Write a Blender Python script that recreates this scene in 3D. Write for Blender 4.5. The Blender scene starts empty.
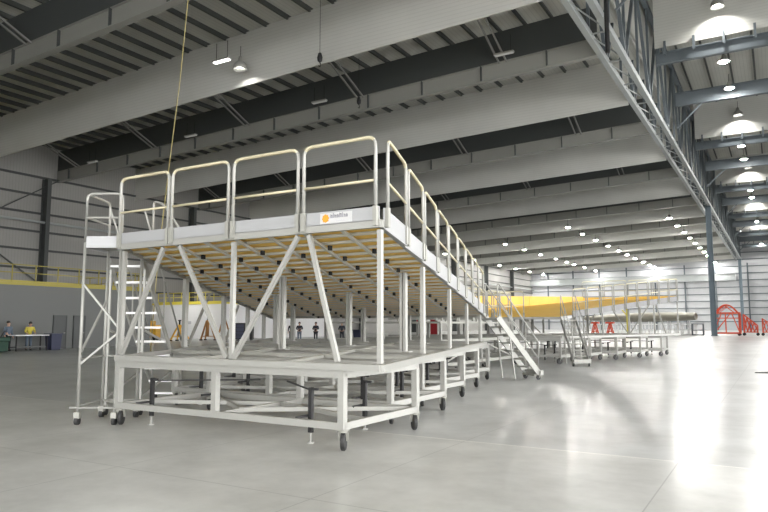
import bpy, math, random
from mathutils import Vector, Matrix
random.seed(7)
S = bpy.context.scene
COL = S.collection
PI = math.pi

# ------------------------------------------------------------------ materials
def mat(name, color, rough=0.5, metal=0.0, noise=0.0, nscale=6.0, bump=0.0, bscale=20.0, emit=None, estr=0.0, spec=None):
    m = bpy.data.materials.new(name); m.use_nodes = True
    nt = m.node_tree; b = nt.nodes['Principled BSDF']
    b.inputs['Base Color'].default_value = (*color, 1)
    b.inputs['Roughness'].default_value = rough
    b.inputs['Metallic'].default_value = metal
    if spec is not None: b.inputs['Specular IOR Level'].default_value = spec
    if noise > 0:
        tc = nt.nodes.new('ShaderNodeTexCoord'); n = nt.nodes.new('ShaderNodeTexNoise')
        n.inputs['Scale'].default_value = nscale; n.inputs['Detail'].default_value = 5
        nt.links.new(tc.outputs['Object'], n.inputs['Vector'])
        r = nt.nodes.new('ShaderNodeMapRange')
        r.inputs['To Min'].default_value = 1 - noise; r.inputs['To Max'].default_value = 1 + noise
        nt.links.new(n.outputs['Fac'], r.inputs['Value'])
        mx = nt.nodes.new('ShaderNodeVectorMath'); mx.operation = 'SCALE'
        mx.inputs[0].default_value = color
        nt.links.new(r.outputs['Result'], mx.inputs['Scale'])
        nt.links.new(mx.outputs['Vector'], b.inputs['Base Color'])
        if bump > 0:
            bp = nt.nodes.new('ShaderNodeBump'); bp.inputs['Strength'].default_value = bump
            nt.links.new(n.outputs['Fac'], bp.inputs['Height']); nt.links.new(bp.outputs['Normal'], b.inputs['Normal'])
    if emit:
        b.inputs['Emission Color'].default_value = (*emit, 1); b.inputs['Emission Strength'].default_value = estr
    return m

def ribbed(name, color, axis, pitch, depth=0.35, rough=0.55, line=0.25):
    """profiled metal sheet: ribs as bump plus thin darker seams"""
    m = mat(name, color, rough)
    nt = m.node_tree; b = nt.nodes['Principled BSDF']
    tc = nt.nodes.new('ShaderNodeTexCoord'); sp = nt.nodes.new('ShaderNodeSeparateXYZ')
    nt.links.new(tc.outputs['Object'], sp.inputs[0])
    d = nt.nodes.new('ShaderNodeMath'); d.operation = 'DIVIDE'; d.inputs[1].default_value = pitch
    nt.links.new(sp.outputs[axis], d.inputs[0])
    fr = nt.nodes.new('ShaderNodeMath'); fr.operation = 'FRACT'; nt.links.new(d.outputs[0], fr.inputs[0])
    pp = nt.nodes.new('ShaderNodeMath'); pp.operation = 'PINGPONG'; pp.inputs[1].default_value = 0.5
    nt.links.new(fr.outputs[0], pp.inputs[0])
    ramp = nt.nodes.new('ShaderNodeValToRGB')
    ramp.color_ramp.elements[0].position = 0.03; ramp.color_ramp.elements[0].color = (1-line,)*3 + (1,)
    ramp.color_ramp.elements[1].position = 0.14; ramp.color_ramp.elements[1].color = (1, 1, 1, 1)
    nt.links.new(pp.outputs[0], ramp.inputs[0])
    n = nt.nodes.new('ShaderNodeTexNoise'); n.inputs['Scale'].default_value = 0.25; n.inputs['Detail'].default_value = 4
    nt.links.new(tc.outputs['Object'], n.inputs['Vector'])
    r = nt.nodes.new('ShaderNodeMapRange'); r.inputs['To Min'].default_value = 0.85; r.inputs['To Max'].default_value = 1.12
    nt.links.new(n.outputs['Fac'], r.inputs['Value'])
    v = nt.nodes.new('ShaderNodeVectorMath'); v.operation = 'SCALE'
    nt.links.new(ramp.outputs['Color'], v.inputs[0]); nt.links.new(r.outputs['Result'], v.inputs['Scale'])
    mu = nt.nodes.new('ShaderNodeVectorMath'); mu.operation = 'MULTIPLY'; mu.inputs[1].default_value = color
    nt.links.new(v.outputs['Vector'], mu.inputs[0]); nt.links.new(mu.outputs['Vector'], b.inputs['Base Color'])
    bp = nt.nodes.new('ShaderNodeBump'); bp.inputs['Strength'].default_value = depth; bp.inputs['Distance'].default_value = 0.03
    nt.links.new(ramp.outputs['Color'], bp.inputs['Height']); nt.links.new(bp.outputs['Normal'], b.inputs['Normal'])
    return m

def floor_material():
    m = bpy.data.materials.new('polished_concrete'); m.use_nodes = True
    nt = m.node_tree; b = nt.nodes['Principled BSDF']; L = nt.links
    tc = nt.nodes.new('ShaderNodeTexCoord'); sp = nt.nodes.new('ShaderNodeSeparateXYZ'); L.new(tc.outputs['Object'], sp.inputs[0])
    def nz(scale, det, w=None):
        n = nt.nodes.new('ShaderNodeTexNoise'); n.inputs['Scale'].default_value = scale; n.inputs['Detail'].default_value = det
        n.inputs['Roughness'].default_value = 0.62; L.new(tc.outputs['Object'], n.inputs['Vector']); return n.outputs['Fac']
    def mth(op, a, b_=None, c=None):
        k = nt.nodes.new('ShaderNodeMath'); k.operation = op
        for i, x in enumerate((a, b_, c)):
            if x is None: continue
            if isinstance(x, (int, float)): k.inputs[i].default_value = x
            else: L.new(x, k.inputs[i])
        return k.outputs[0]
    n1 = nz(0.22, 3); n2 = nz(0.9, 4); n3 = nz(4, 5)
    v = mth('ADD', mth('MULTIPLY', n1, 0.5), mth('MULTIPLY', n2, 0.4)); v = mth('ADD', v, mth('MULTIPLY', n3, 0.2))
    ramp = nt.nodes.new('ShaderNodeValToRGB'); cr = ramp.color_ramp
    cr.elements[0].position = 0.40; cr.elements[0].color = (0.33, 0.33, 0.31, 1)
    cr.elements[1].position = 0.68; cr.elements[1].color = (0.56, 0.56, 0.535, 1)
    L.new(v, ramp.inputs[0])
    def joint(ax, off, pitch, w):
        t = mth('DIVIDE', mth('SUBTRACT', sp.outputs[ax], off), pitch)
        t = mth('ABSOLUTE', mth('SUBTRACT', mth('FRACT', mth('ADD', t, 0.5)), 0.5))
        return mth('LESS_THAN', mth('MULTIPLY', t, pitch), w)
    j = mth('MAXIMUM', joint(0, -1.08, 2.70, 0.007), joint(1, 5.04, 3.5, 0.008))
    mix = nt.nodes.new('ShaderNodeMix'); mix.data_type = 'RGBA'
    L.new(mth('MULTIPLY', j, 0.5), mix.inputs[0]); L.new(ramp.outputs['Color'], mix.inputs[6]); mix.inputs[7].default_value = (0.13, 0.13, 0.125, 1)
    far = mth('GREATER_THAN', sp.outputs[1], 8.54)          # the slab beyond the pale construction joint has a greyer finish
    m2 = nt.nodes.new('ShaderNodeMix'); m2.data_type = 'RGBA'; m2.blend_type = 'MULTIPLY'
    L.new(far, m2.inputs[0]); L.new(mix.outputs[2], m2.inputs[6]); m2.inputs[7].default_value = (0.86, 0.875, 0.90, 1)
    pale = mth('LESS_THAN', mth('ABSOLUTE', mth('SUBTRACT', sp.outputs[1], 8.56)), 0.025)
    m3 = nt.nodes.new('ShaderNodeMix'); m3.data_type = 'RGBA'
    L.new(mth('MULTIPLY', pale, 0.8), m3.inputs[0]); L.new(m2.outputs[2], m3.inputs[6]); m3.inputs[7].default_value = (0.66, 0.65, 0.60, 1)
    L.new(m3.outputs[2], b.inputs['Base Color'])
    b.inputs['Roughness'].default_value = 0.30
    b.inputs['Coat Weight'].default_value = 0.15; b.inputs['Coat Roughness'].default_value = 0.16
    return m

M = dict(
    alu=mat('brushed_aluminium', (0.31, 0.31, 0.288), 0.45, 0.2, 0.06, 3),
    alu_dull=mat('dull_aluminium', (0.30, 0.30, 0.27), 0.5, 0.15, 0.08, 3),
    joistdark=mat('dark_grey_toe_board', (0.17, 0.17, 0.17), 0.55, 0.1, 0.08, 3),
    joist=mat('bare_aluminium_joist', (0.55, 0.54, 0.49), 0.5, 0.05, 0.08, 3),
    toe=mat('toe_board_aluminium', (0.33, 0.335, 0.34), 0.45, 0.1, 0.04, 2),
    cream=mat('cream_rail_tint', (0.50, 0.46, 0.32), 0.5),
    yellow_deck=mat('yellow_coated_deck_board', (0.80, 0.50, 0.09), 0.55, 0, 0.14, 1.7),
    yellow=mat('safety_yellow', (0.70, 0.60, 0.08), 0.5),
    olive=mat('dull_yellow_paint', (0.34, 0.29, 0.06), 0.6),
    amber=mat('amber_paint', (0.80, 0.45, 0.05), 0.5),
    rust=mat('brown_orange_paint', (0.36, 0.17, 0.05), 0.55),
    black=mat('black_rubber', (0.018, 0.018, 0.018), 0.6),
    dark=mat('black_steel', (0.008, 0.008, 0.009), 0.6),
    white=mat('white_paint', (0.82, 0.82, 0.82), 0.5),
    web=mat('dark_grey_steel', (0.06, 0.066, 0.066), 0.6, 0, 0.08, 0.3),
    web2=mat('grey_steel_strip', (0.26, 0.26, 0.24), 0.55, 0, 0.06, 0.4),
    purlin=mat('purlin_steel', (0.05, 0.054, 0.05), 0.6),
    brace=mat('galvanised_brace', (0.22, 0.22, 0.21), 0.6, 0.1),
    bluesteel=mat('blue_grey_steel', (0.11, 0.13, 0.145), 0.5, 0, 0.08, 0.5),
    chord=mat('pale_chord_steel', (0.33, 0.35, 0.35), 0.6, 0, 0.06, 0.5),
    column=mat('slate_blue_column', (0.16, 0.21, 0.25), 0.5),
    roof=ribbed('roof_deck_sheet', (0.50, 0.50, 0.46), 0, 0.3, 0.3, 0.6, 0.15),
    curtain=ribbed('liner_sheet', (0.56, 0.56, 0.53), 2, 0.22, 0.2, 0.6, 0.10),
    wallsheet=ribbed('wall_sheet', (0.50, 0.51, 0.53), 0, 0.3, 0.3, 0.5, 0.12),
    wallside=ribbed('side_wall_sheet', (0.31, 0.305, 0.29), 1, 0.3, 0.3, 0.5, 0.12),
    office=mat('grey_office_wall', (0.14, 0.145, 0.14), 0.7, 0, 0.04, 0.4),
    door=mat('grey_door', (0.07, 0.075, 0.075), 0.5),
    red=mat('orange_red_paint', (0.75, 0.09, 0.035), 0.45),
    redcloth=mat('red_panel', (0.45, 0.03, 0.04), 0.6),
    beige=mat('beige_composite', (0.36, 0.34, 0.28), 0.5, 0, 0.15, 0.8),
    lamp=mat('lamp_lens', (1, 1, 1), 0.4, emit=(1.0, 0.98, 0.93), estr=200),
    lampfar=mat('far_lamp_lens', (1, 1, 1), 0.4, emit=(1.0, 0.98, 0.93), estr=340),
    lampdim=mat('dim_lamp_lens', (1, 1, 1), 0.4, emit=(1.0, 0.98, 0.93), estr=40),
    strip=mat('strip_lens', (.4, .4, .4), 0.4, emit=(1.0, 0.98, 0.9), estr=0.03),
    stripon=mat('strip_lens_lit', (1, 1, 1), 0.4, emit=(1.0, 0.98, 0.95), estr=2.0),
    signwhite=mat('sign_white', (0.50, 0.50, 0.50), 0.5),
    logo=mat('logo_orange', (0.62, 0.27, 0.015), 0.5),
    ink=mat('grey_print', (0.22, 0.22, 0.25), 0.6),
    ink2=mat('pale_print', (0.5, 0.5, 0.52), 0.6),
    rope=mat('tan_rope', (0.26, 0.22, 0.09), 0.8),
    skin=mat('skin', (0.45, 0.28, 0.20), 0.6),
    hair=mat('dark_hair', (0.02, 0.017, 0.015), 0.8),
    navy=mat('navy_cloth', (0.018, 0.022, 0.032), 0.85),
    jeans=mat('blue_grey_cloth', (0.10, 0.13, 0.17), 0.85),
    hivis=mat('yellow_vest_cloth', (0.50, 0.42, 0.06), 0.8),
    binblue=mat('navy_plastic', (0.03, 0.035, 0.07), 0.5),
    green=mat('dark_green_cloth', (0.03, 0.07, 0.05), 0.8),
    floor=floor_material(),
)

# ------------------------------------------------------------------ mesh helpers
class MB:
    def __init__(s): s.v = []; s.f = []; s.m = []; s.cur = 0
    def face(s, idx): s.f.append(idx); s.m.append(s.cur)
    def add(s, vs, fs):
        o = len(s.v); s.v += [tuple(v) for v in vs]
        for f in fs: s.face([o + i for i in f])
    def box(s, x0, x1, y0, y1, z0, z1):
        s.add([(x0,y0,z0),(x1,y0,z0),(x1,y1,z0),(x0,y1,z0),(x0,y0,z1),(x1,y0,z1),(x1,y1,z1),(x0,y1,z1)],
              [(0,3,2,1),(4,5,6,7),(0,1,5,4),(1,2,6,5),(2,3,7,6),(3,0,4,7)])
    def beam(s, a, b, w, h=None, up=(0,0,1)):
        h = w if h is None else h
        a = Vector(a); b = Vector(b); d = (b - a).normalized(); u = Vector(up)
        if abs(d.dot(u)) > 0.99: u = Vector((0,1,0))
        r = d.cross(u).normalized() * (w/2); t = r.cross(d).normalized() * (h/2)
        vs = [p + q for p in (a, b) for q in (-r-t, r-t, r+t, -r+t)]
        s.add(vs, [(3,2,1,0),(4,5,6,7),(0,1,5,4),(1,2,6,5),(2,3,7,6),(3,0,4,7)])
    def tube(s, pts, r, n=8, r2=None):
        pts = [Vector(p) for p in pts]; k = len(pts); o = len(s.v); ref = None
        for i, p in enumerate(pts):
            d = (pts[min(i+1,k-1)] - pts[max(i-1,0)]).normalized()
            if ref is None:
                ref = Vector((0,0,1)) if abs(d.z) < 0.9 else Vector((1,0,0))
            u = d.cross(ref).normalized(); w = u.cross(d).normalized(); ref = w
            rr = r if r2 is None else r + (r2 - r)*i/(k-1)
            for j in range(n):
                a = 2*PI*j/n; s.v.append(tuple(p + u*math.cos(a)*rr + w*math.sin(a)*rr))
        for i in range(k-1):
            for j in range(n):
                s.face([o+i*n+j, o+i*n+(j+1)%n, o+(i+1)*n+(j+1)%n, o+(i+1)*n+j])
        s.face([o+j for j in reversed(range(n))]); s.face([o+(k-1)*n+j for j in range(n)])
    def cyl(s, a, b, r, n=12): s.tube([a, b], r, n)
    def lathe(s, prof, c, n=16):
        o = len(s.v); c = Vector(c)
        for r, z in prof:
            for j in range(n): s.v.append((c.x + r*math.cos(2*PI*j/n), c.y + r*math.sin(2*PI*j/n), c.z + z))
        for i in range(len(prof)-1):
            for j in range(n): s.face([o+i*n+j, o+i*n+(j+1)%n, o+(i+1)*n+(j+1)%n, o+(i+1)*n+j])
        s.face([o+j for j in reversed(range(n))]); s.face([o+(len(prof)-1)*n+j for j in range(n)])
    def build(s, name, mats, parent=None, origin=None, smooth=False, bevel=0):
        me = bpy.data.meshes.new(name)
        org = Vector(origin) if origin is not None else Vector((0,0,0))
        if origin is None and parent is None and s.v:
            xs, ys, zs = zip(*s.v); org = Vector(((min(xs)+max(xs))/2, (min(ys)+max(ys))/2, min(zs)))
        me.from_pydata([tuple(Vector(v) - org) for v in s.v], [], s.f)
        if not isinstance(mats, (list, tuple)): mats = [mats]
        for m in mats: me.materials.append(m)
        for i, p in enumerate(me.polygons): p.material_index = s.m[i]; p.use_smooth = smooth
        me.update()
        o = bpy.data.objects.new(name, me); COL.objects.link(o)
        if parent is not None: o.parent = parent
        else: o.location = org
        if bevel:
            b = o.modifiers.new('bevel', 'BEVEL'); b.width = bevel; b.segments = 2; b.limit_method = 'ANGLE'
        return o

def tag(o, label=None, cat=None, group=None, kind=None):
    if label: o['label'] = label
    if cat: o['category'] = cat
    if group: o['group'] = group
    if kind: o['kind'] = kind
    return o
def empty(name, loc, rz=0.0):
    o = bpy.data.objects.new(name, None); COL.objects.link(o); o.location = loc; o.rotation_euler = (0,0,rz); o.empty_display_size = 0.2
    return o
def children(o): return [c for c in bpy.data.objects if c.parent == o]
def copy_tree(o, parent=None):
    c = o.copy(); COL.objects.link(c)
    if parent is not None: c.parent = parent
    for ch in children(o): copy_tree(ch, c)
    return c
def struct(o): o['kind'] = 'structure'; return o
def arc_path(pts, rad, n=4):
    """polyline with rounded corners"""
    pts = [Vector(p) for p in pts]; out = [pts[0]]
    for i in range(1, len(pts)-1):
        a = (pts[i-1]-pts[i]).normalized(); b = (pts[i+1]-pts[i]).normalized()
        p0 = pts[i] + a*rad; p2 = pts[i] + b*rad
        for k in range(n+1):
            t = k/n; out.append(p0*(1-t)**2 + pts[i]*2*t*(1-t) + p2*t*t)
    out.append(pts[-1]); return out

# ------------------------------------------------------------------ setting
XL, XR, YF, YB = -62.0, 16.0, -24.0, 190.0
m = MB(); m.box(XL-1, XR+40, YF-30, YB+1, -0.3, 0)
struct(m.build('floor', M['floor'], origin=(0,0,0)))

SL = 0.035
def sl(x): return SL*(x+8)
ZD, ZR, ZC, ZG = 21.25, 20.9, 17.4, 17.75     # roof sheet, purlin underside, curtain hem, girder underside at X=-8
RX = -7.6                                       # line of the long truss; the hall right of it is taller
HI = 4.5
# roof sheets
m = MB()
m.add([(XL,YF,ZD+sl(XL)),(RX,YF,ZD+sl(RX)),(RX,YB,ZD+sl(RX)),(XL,YB,ZD+sl(XL)),
       (XL,YF,ZD+.2+sl(XL)),(RX,YF,ZD+.2+sl(RX)),(RX,YB,ZD+.2+sl(RX)),(XL,YB,ZD+.2+sl(XL))],
      [(0,3,2,1),(4,5,6,7),(0,1,5,4),(1,2,6,5),(2,3,7,6),(3,0,4,7)])
m.box(RX, XR, YF, YB, ZD+HI, ZD+HI+.2)
m.box(RX-.1, RX, YF, YB, ZD-.2, ZD+HI+.2)
struct(m.build('ceiling', M['roof'], origin=(0,0,0)))
# purlins
k = 0
x = XL + 0.8
while x < RX - .3:
    m = MB(); z = ZR + sl(x)
    m.box(x-.025, x+.025, 2, YB-.1, z, z+.34); m.box(x-.025, x+.13, 2, YB-.1, z-.02, z+.03)
    struct(m.build('roof_purlin', M['purlin'])); x += 1.72
x = RX + 1.2
while x < XR:
    m = MB(); z = ZR + HI
    m.box(x-.03, x+.03, 2, YB-.1, z, z+.34); m.box(x-.03, x+.14, 2, YB-.1, z-.02, z+.03)
    struct(m.build('roof_purlin', M['purlin'])); x += 1.9
# draft curtains of liner sheet and deep girders, bay by bay
CY = [30.5, 49, 68, 88, 107, 126, 145, 164, 181]
GY = [3.0, 21.2, 39.6, 58.6, 78, 97.5, 116.5, 135.5, 154.5, 173]
def sloped_plate(m, x0, x1, y0, y1, za0, zb0, za1, zb1):
    m.add([(x0,y0,za0),(x1,y0,za1),(x1,y1,za1),(x0,y1,za0),(x0,y0,zb0),(x1,y0,zb1),(x1,y1,zb1),(x0,y1,zb0)],
          [(0,3,2,1),(4,5,6,7),(0,1,5,4),(1,2,6,5),(2,3,7,6),(3,0,4,7)])
for y in CY:
    m = MB(); sloped_plate(m, XL, RX-.9, y, y+.12, ZC+sl(XL), ZR+.05+sl(XL), ZC+sl(RX), ZR+.05+sl(RX))
    struct(m.build('draft_curtain', M['curtain'], origin=(0,y,0)))
HEM = 21.6
for y in (22.5, 50, 77.6, 105, 132.5, 160, 185):
    m = MB(); m.box(RX+.9, XR, y, y+.12, HEM, ZR+HI+.05)
    struct(m.build('draft_curtain', M['curtain'], origin=(0,y,0)))
    root = struct(empty('roof_beam', (0,y+.3,0))); zz = HEM-1.15
    m = MB(); m.box(RX+.9, XR, -.02, .02, zz, zz+.8); m.build('web', M['bluesteel'], root)
    m = MB(); m.box(RX+.9, XR, -.2, .2, zz-.03, zz+.02); m.box(RX+.9, XR, -.2, .2, zz+.78, zz+.83); m.build('flange', M['bluesteel'], root)
    for i in range(10):
        m = MB(); xx = RX+1.6+i*1.9; m.box(xx-.08, xx+.08, -.55, -.35, zz+.5, zz+1.5); m.build('stub_post', M['bluesteel'], root)
for y in (36, 61.5, 90, 118, 146, 173):
    root = struct(empty('roof_beam', (0,y,0))); zz = HEM-1.0
    m = MB(); m.box(RX+.9, XR, -.02, .02, zz, zz+1.1); m.build('web', M['bluesteel'], root)
    m = MB(); m.box(RX+.9, XR, -.22, .22, zz-.04, zz+.02); m.box(RX+.9, XR, -.22, .22, zz+1.1, zz+1.15); m.build('flange', M['bluesteel'], root)
    m = MB(); m.beam((RX+.9, 0, zz-2.0), (RX+3.0, 0, zz), .12, .12); m.build('knee_brace', M['bluesteel'], root)
for y in GY:
    root = struct(empty('roof_girder', (0,y,0)))
    x0, x1 = XL, RX-.9
    m = MB(); sloped_plate(m, x0, x1, -.02, .02, ZG+1.05+sl(x0), ZR+sl(x0), ZG+1.05+sl(x1), ZR+sl(x1)); m.build('web', M['web'], root)
    m = MB(); sloped_plate(m, x0, x1, -.02, .02, ZG+sl(x0), ZG+1.05+sl(x0), ZG+1.05-1.05+sl(x1), ZG+1.05+sl(x1)); m.build('lower_strip', M['web2'], root)
    m = MB()
    sloped_plate(m, x0, x1, -.22, .22, ZG-.04+sl(x0), ZG+.02+sl(x0), ZG-.04+sl(x1), ZG+.02+sl(x1))
    sloped_plate(m, x0, x1, -.12, .12, ZG+1.03+sl(x0), ZG+1.09+sl(x0), ZG+1.03+sl(x1), ZG+1.09+sl(x1)); m.build('flange', M['web2'], root)
    x = x0 + 2
    while x < x1:
        m = MB(); m.box(x-.04, x+.04, -.17, .17, ZG+sl(x), ZG+1.05+sl(x)); m.build('stiffener', M['web'], root)
        x += 4.4
    x = x0 + 3.5
    while x < x1:
        if y < 90:
            for sx in (-.25, .25):
                m = MB(); m.beam((x+sx, -.05, ZG+1.0+sl(x)), (x+sx, -5.2, ZR+.02+sl(x)), .1, .1); m.build('flange_brace', M['brace'], root)
        x += 11
# long box truss along the hall
root = struct(empty('roof_truss', (RX,0,0)))
zb, zt = 17.85, 25.2
for xx, nm in ((-.75,'bottom_chord'), (.35,'bottom_chord')):
    m = MB(); m.box(xx-.16, xx+.16, 4, YB-.2, zb-.2, zb+.2); m.build(nm, M['chord'], root)
for xx in (-.75, .35):
    m = MB(); m.box(xx-.16, xx+.16, 4, YB-.2, zt-.2, zt+.2); m.build('top_chord', M['bluesteel'], root)
for side, xx in ((0,-.75), (1,.35)):
    m = MB(); y = 4.5; j = 0
    while y < YB-5:
        m.beam((xx, y, zb), (xx, y, zt), .16, .16)
        if side == 1 or True:
            a, b = (zb, zt) if j % 2 == 0 else (zt, zb)
            m.beam((xx, y, a), (xx, y+4.6, b), .2, .2)
        y += 4.6; j += 1
    o = m.build('web_members', M['bluesteel'], root)
m = MB(); y = 4.5; j = 0
while y < YB-5:
    m.beam((-.75,y,zb), (.35,y,zb), .08, .08); m.beam((-.75,y,zb), (.35,y+4.6,zb), .06, .06); y += 4.6
m.build('lacing', M['chord'], root)
# drain pipe on the right of the truss
for yy in (34.,):
    m = MB(); m.tube(arc_path([(RX+1.5, yy, 23.4), (RX+.8, yy, 23.2), (RX+.8, yy, 15.5)], .25), .12, 8)
    struct(m.build('drain_pipe', M['dark']))
# columns under the truss
for yy in (99.3, 186):
    root = struct(empty('hall_column', (RX+.2, yy, 0)))
    m = MB(); m.box(-.32,.32,-.05,.05,0,zb-.2); m.box(-.35,-.29,-.3,.3,0,zb-.2); m.box(.29,.35,-.3,.3,0,zb-.2); m.build('shaft', M['column'], root)
    m = MB(); m.box(-.6,.6,-.5,.5,0,.06); m.build('base_plate', M['column'], root)

# back wall with girts and posts
m = MB(); m.box(XL, XR, YB, YB+.3, 0, 25); struct(m.build('wall_back', M['wallsheet'], origin=(0,YB,0)))
z = 2.2
while z < 23:
    m = MB(); m.box(XL, XR, YB-.22, YB-.02, z-.1, z+.1); struct(m.build('wall_girt', M['bluesteel'])); z += 1.75
x = XL + 5
while x < XR:
    m = MB(); m.box(x-.17, x+.17, YB-.55, YB-.25, 0, 17); struct(m.build('wall_post', M['bluesteel'])); x += 7.3
m = MB(); m.box(XL, RX-1, YB-1.2, YB-.7, 12.6, 14.3); m.box(XL, RX-1, YB-1.4, YB-.5, 14.3, 14.4); struct(m.build('trim_1', M['chord']))
# left side wall
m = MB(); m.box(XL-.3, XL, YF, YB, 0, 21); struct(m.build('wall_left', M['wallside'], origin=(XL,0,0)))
for z in (5.2, 7, 8.8, 10.6, 12.4, 14.2, 16):
    m = MB(); m.box(XL+.02, XL+.24, 0, YB, z-.09, z+.09); struct(m.build('wall_girt', M['web']))
m = MB(); m.tube([(XL+.5, 0, 11.5), (XL+.5, YB, 11.5)], .13, 8); struct(m.build('wall_pipe', M['chord']))
y = 21.6
for i, y in enumerate(GY):
    m = MB(); yw = y-1.4; m.box(XL+.1, XL+1.0, yw-.03, yw+.03, 0, ZG+sl(XL)); m.box(XL+.98, XL+1.04, yw-.2, yw+.2, 0, ZG+sl(XL)); m.box(XL+.08, XL+.14, yw-.2, yw+.2, 0, ZG+sl(XL))
    struct(m.build('wall_column', M['web']))
m = MB(); m.beam((XL+.4, 21.6, 4.5), (XL+.4, 39.6, 16), .1, .1); m.beam((XL+.4, 39.6, 4.5), (XL+.4, 21.6, 16), .1, .1)
m.beam((XL+.4, 30.5, 0), (XL+.4, 30.5, 17), .25, .25)
struct(m.build('wall_bracing', M['web']))

# offices along the left, with doors and yellow walkway rail on top
OX, OY1, OH = -40.2, 33.6, 4.0
m = MB(); m.box(XL+.1, OX, YF+2, OY1, 0, OH); struct(m.build('wall_office', M['office']))
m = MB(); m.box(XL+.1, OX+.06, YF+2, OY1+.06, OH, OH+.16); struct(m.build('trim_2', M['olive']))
for i, (ya, yb) in enumerate(((25.92, 26.75), (27.35, 28.1))):
    root = struct(empty('door_%d' % (i+1), (OX+.02, (ya+yb)/2, 0)))
    h = (yb-ya)/2
    m = MB(); m.box(0,.05,-h,h,.01,2.1); m.build('door_leaf', M['door'], root)
    m = MB(); m.box(0,.08,-h-.06,-h,0,2.16); m.box(0,.08,h,h+.06,0,2.16); m.box(0,.08,-h-.06,h+.06,2.1,2.16); m.build('door_frame', M['web'], root)
    m = MB(); m.box(.05,.12,h-.15,h-.05,1.0,1.04); m.build('door_handle', M['alu'], root)
def railing(name, pts, z, label, mt='yellow', h=1.1, step=2.0, tall=False):
    root = empty(name, (pts[0][0], pts[0][1], z)); o = Vector((pts[0][0], pts[0][1], 0)); tag(root, label, 'railing')
    rails = MB(); 
    for (a, b) in zip(pts[:-1], pts[1:]):
        A = Vector((a[0],a[1],0))-o; B = Vector((b[0],b[1],0))-o
        for zz in (h, h*.55): rails.beam(A+Vector((0,0,zz)), B+Vector((0,0,zz)), .05)
        n = max(1, round((B-A).length/step))
        for i in range(n+1):
            p = A.lerp(B, i/n); m = MB(); m.beam(p, p+Vector((0,0,h)), .05); m.build('post', M[mt], root)
        tb = MB(); tb.beam(A+Vector((0,0,.07)), B+Vector((0,0,.07)), .02, .12); tb.build('toe_board', M[mt], root)
    rails.build('rails', M[mt], root)
    return root
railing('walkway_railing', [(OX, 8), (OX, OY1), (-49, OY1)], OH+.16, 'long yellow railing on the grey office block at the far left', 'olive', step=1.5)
# white block further back
WX0, WX1, WY0, WY1 = XL+.1, -50.6, 52.0, 70.0
m = MB(); m.box(WX0, WX1, WY0, WY1, 0, 3.75); struct(m.build('wall_block', M['white']))
m = MB(); m.box(WX0, WX1+.06, WY0-.06, WY1, 3.75, 3.95); struct(m.build('trim_3', M['yellow']))
railing('walkway_railing', [(-61, WY0), (-51, WY0)], 3.95, 'yellow railing on top of the bright white block', step=1.2)
m = MB(); m.box(-56.6,-55.6,WY0-.06,WY0,1.6,1.9); tag(m.build('wall_sign', M['ink2']), 'small grey sign on the white block wall', 'sign')

# ------------------------------------------------------------------ lamps
def make_lamp():
    root = empty('high_bay_lamp', (0,0,0))
    m = MB(); m.lathe([(.05,.55),(.12,.5),(.16,.25),(.40,.02),(.44,-.05),(.42,-.05),(.15,.22),(.02,.24)], (0,0,0), 14); m.build('reflector', M['alu'], root, smooth=True)
    m = MB(); m.lathe([(.02,.14),(.18,.12),(.30,.0),(.22,-.10),(.02,-.15)], (0,0,0), 12); m.build('lens', M['lamp'], root, smooth=True)
    m = MB(); m.tube([(0,0,.5),(0,0,1.2)], .02, 5); m.build('hanger', M['dark'], root)
    return root
lampproto = make_lamp()
def deepen(o):
    for q in children(o):
        if q.name.startswith('reflector'):
            m = MB(); m.lathe([(.05,.55),(.12,.5),(.16,.25),(.40,.02),(.46,-.34),(.44,-.34),(.15,.22),(.02,.24)], (0,0,0), 14)
            q2 = m.build('reflector', M['alu'], o, smooth=True); bpy.data.objects.remove(q)
def dim(o, mt='lampdim'):
    for q in children(o):
        if q.name.startswith('lens'): q.material_slots[0].link = 'OBJECT'; q.material_slots[0].material = M[mt]; used = [0]
def ordn(i): return ['first','second','third','fourth','fifth','sixth','seventh','eighth','ninth','tenth','eleventh','twelfth','thirteenth','fourteenth','fifteenth','sixteenth','seventeenth','eighteenth'][i]
def lamp(x, y, z, label, group):
    o = copy_tree(lampproto)
    o.location = (x,y,z); tag(o, label, 'lamp', group); return o
for i, y in enumerate((49, 53.5, 60, 76.6, 80.7, 87.5, 104, 108.5, 115, 131.5, 136, 143, 159, 164, 183.8)):
    lo = lamp(-2.45, y, HEM+2.0 if i % 3 == 0 else 21.0, 'lit high bay lamp, %s from the camera in the row right of the truss' % ordn(i), 'lamps right of the truss')
    if i % 3 == 0: deepen(lo)
rows = {-13.0: (104.6,113.6,122.5,131,140,149,158,167,176,187.2), -27.6: (103,112,121.5,131.9,141.6,150.7,160.3,171,180.5,187.2),
        -42.3: (114.8,125.5,136,147,156,163,173,185), -57: (120,135,150.5,162,173,185)}
nm = {-13.0:'left of the long truss', -27.6:'second row left of the truss', -42.3:'third row left of the truss', -57:'row nearest the left wall'}
for x, ys in rows.items():
    for i, y in enumerate(ys):
        lf = lamp(x, y, 17.4+sl(x), 'lit high bay lamp, %s from the camera, %s' % (ordn(i), nm[x]), 'lamps ' + nm[x]); dim(lf, 'lampfar')
nl = lamp(-28.0, 29.6, 17.7, 'single lit lamp against the nearest ceiling band', 'near ceiling lamps'); dim(nl); deepen(nl)
dim(lamp(-56, 22.5, 12.3, 'lit lamp high on the left above the grey offices', 'near ceiling lamps'))
deepen(lamp(-55, 48.5, 8.5, 'lit lamp over the bright white block', 'near ceiling lamps'))

for q in children(lampproto): bpy.data.objects.remove(q)
bpy.data.objects.remove(lampproto)

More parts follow.
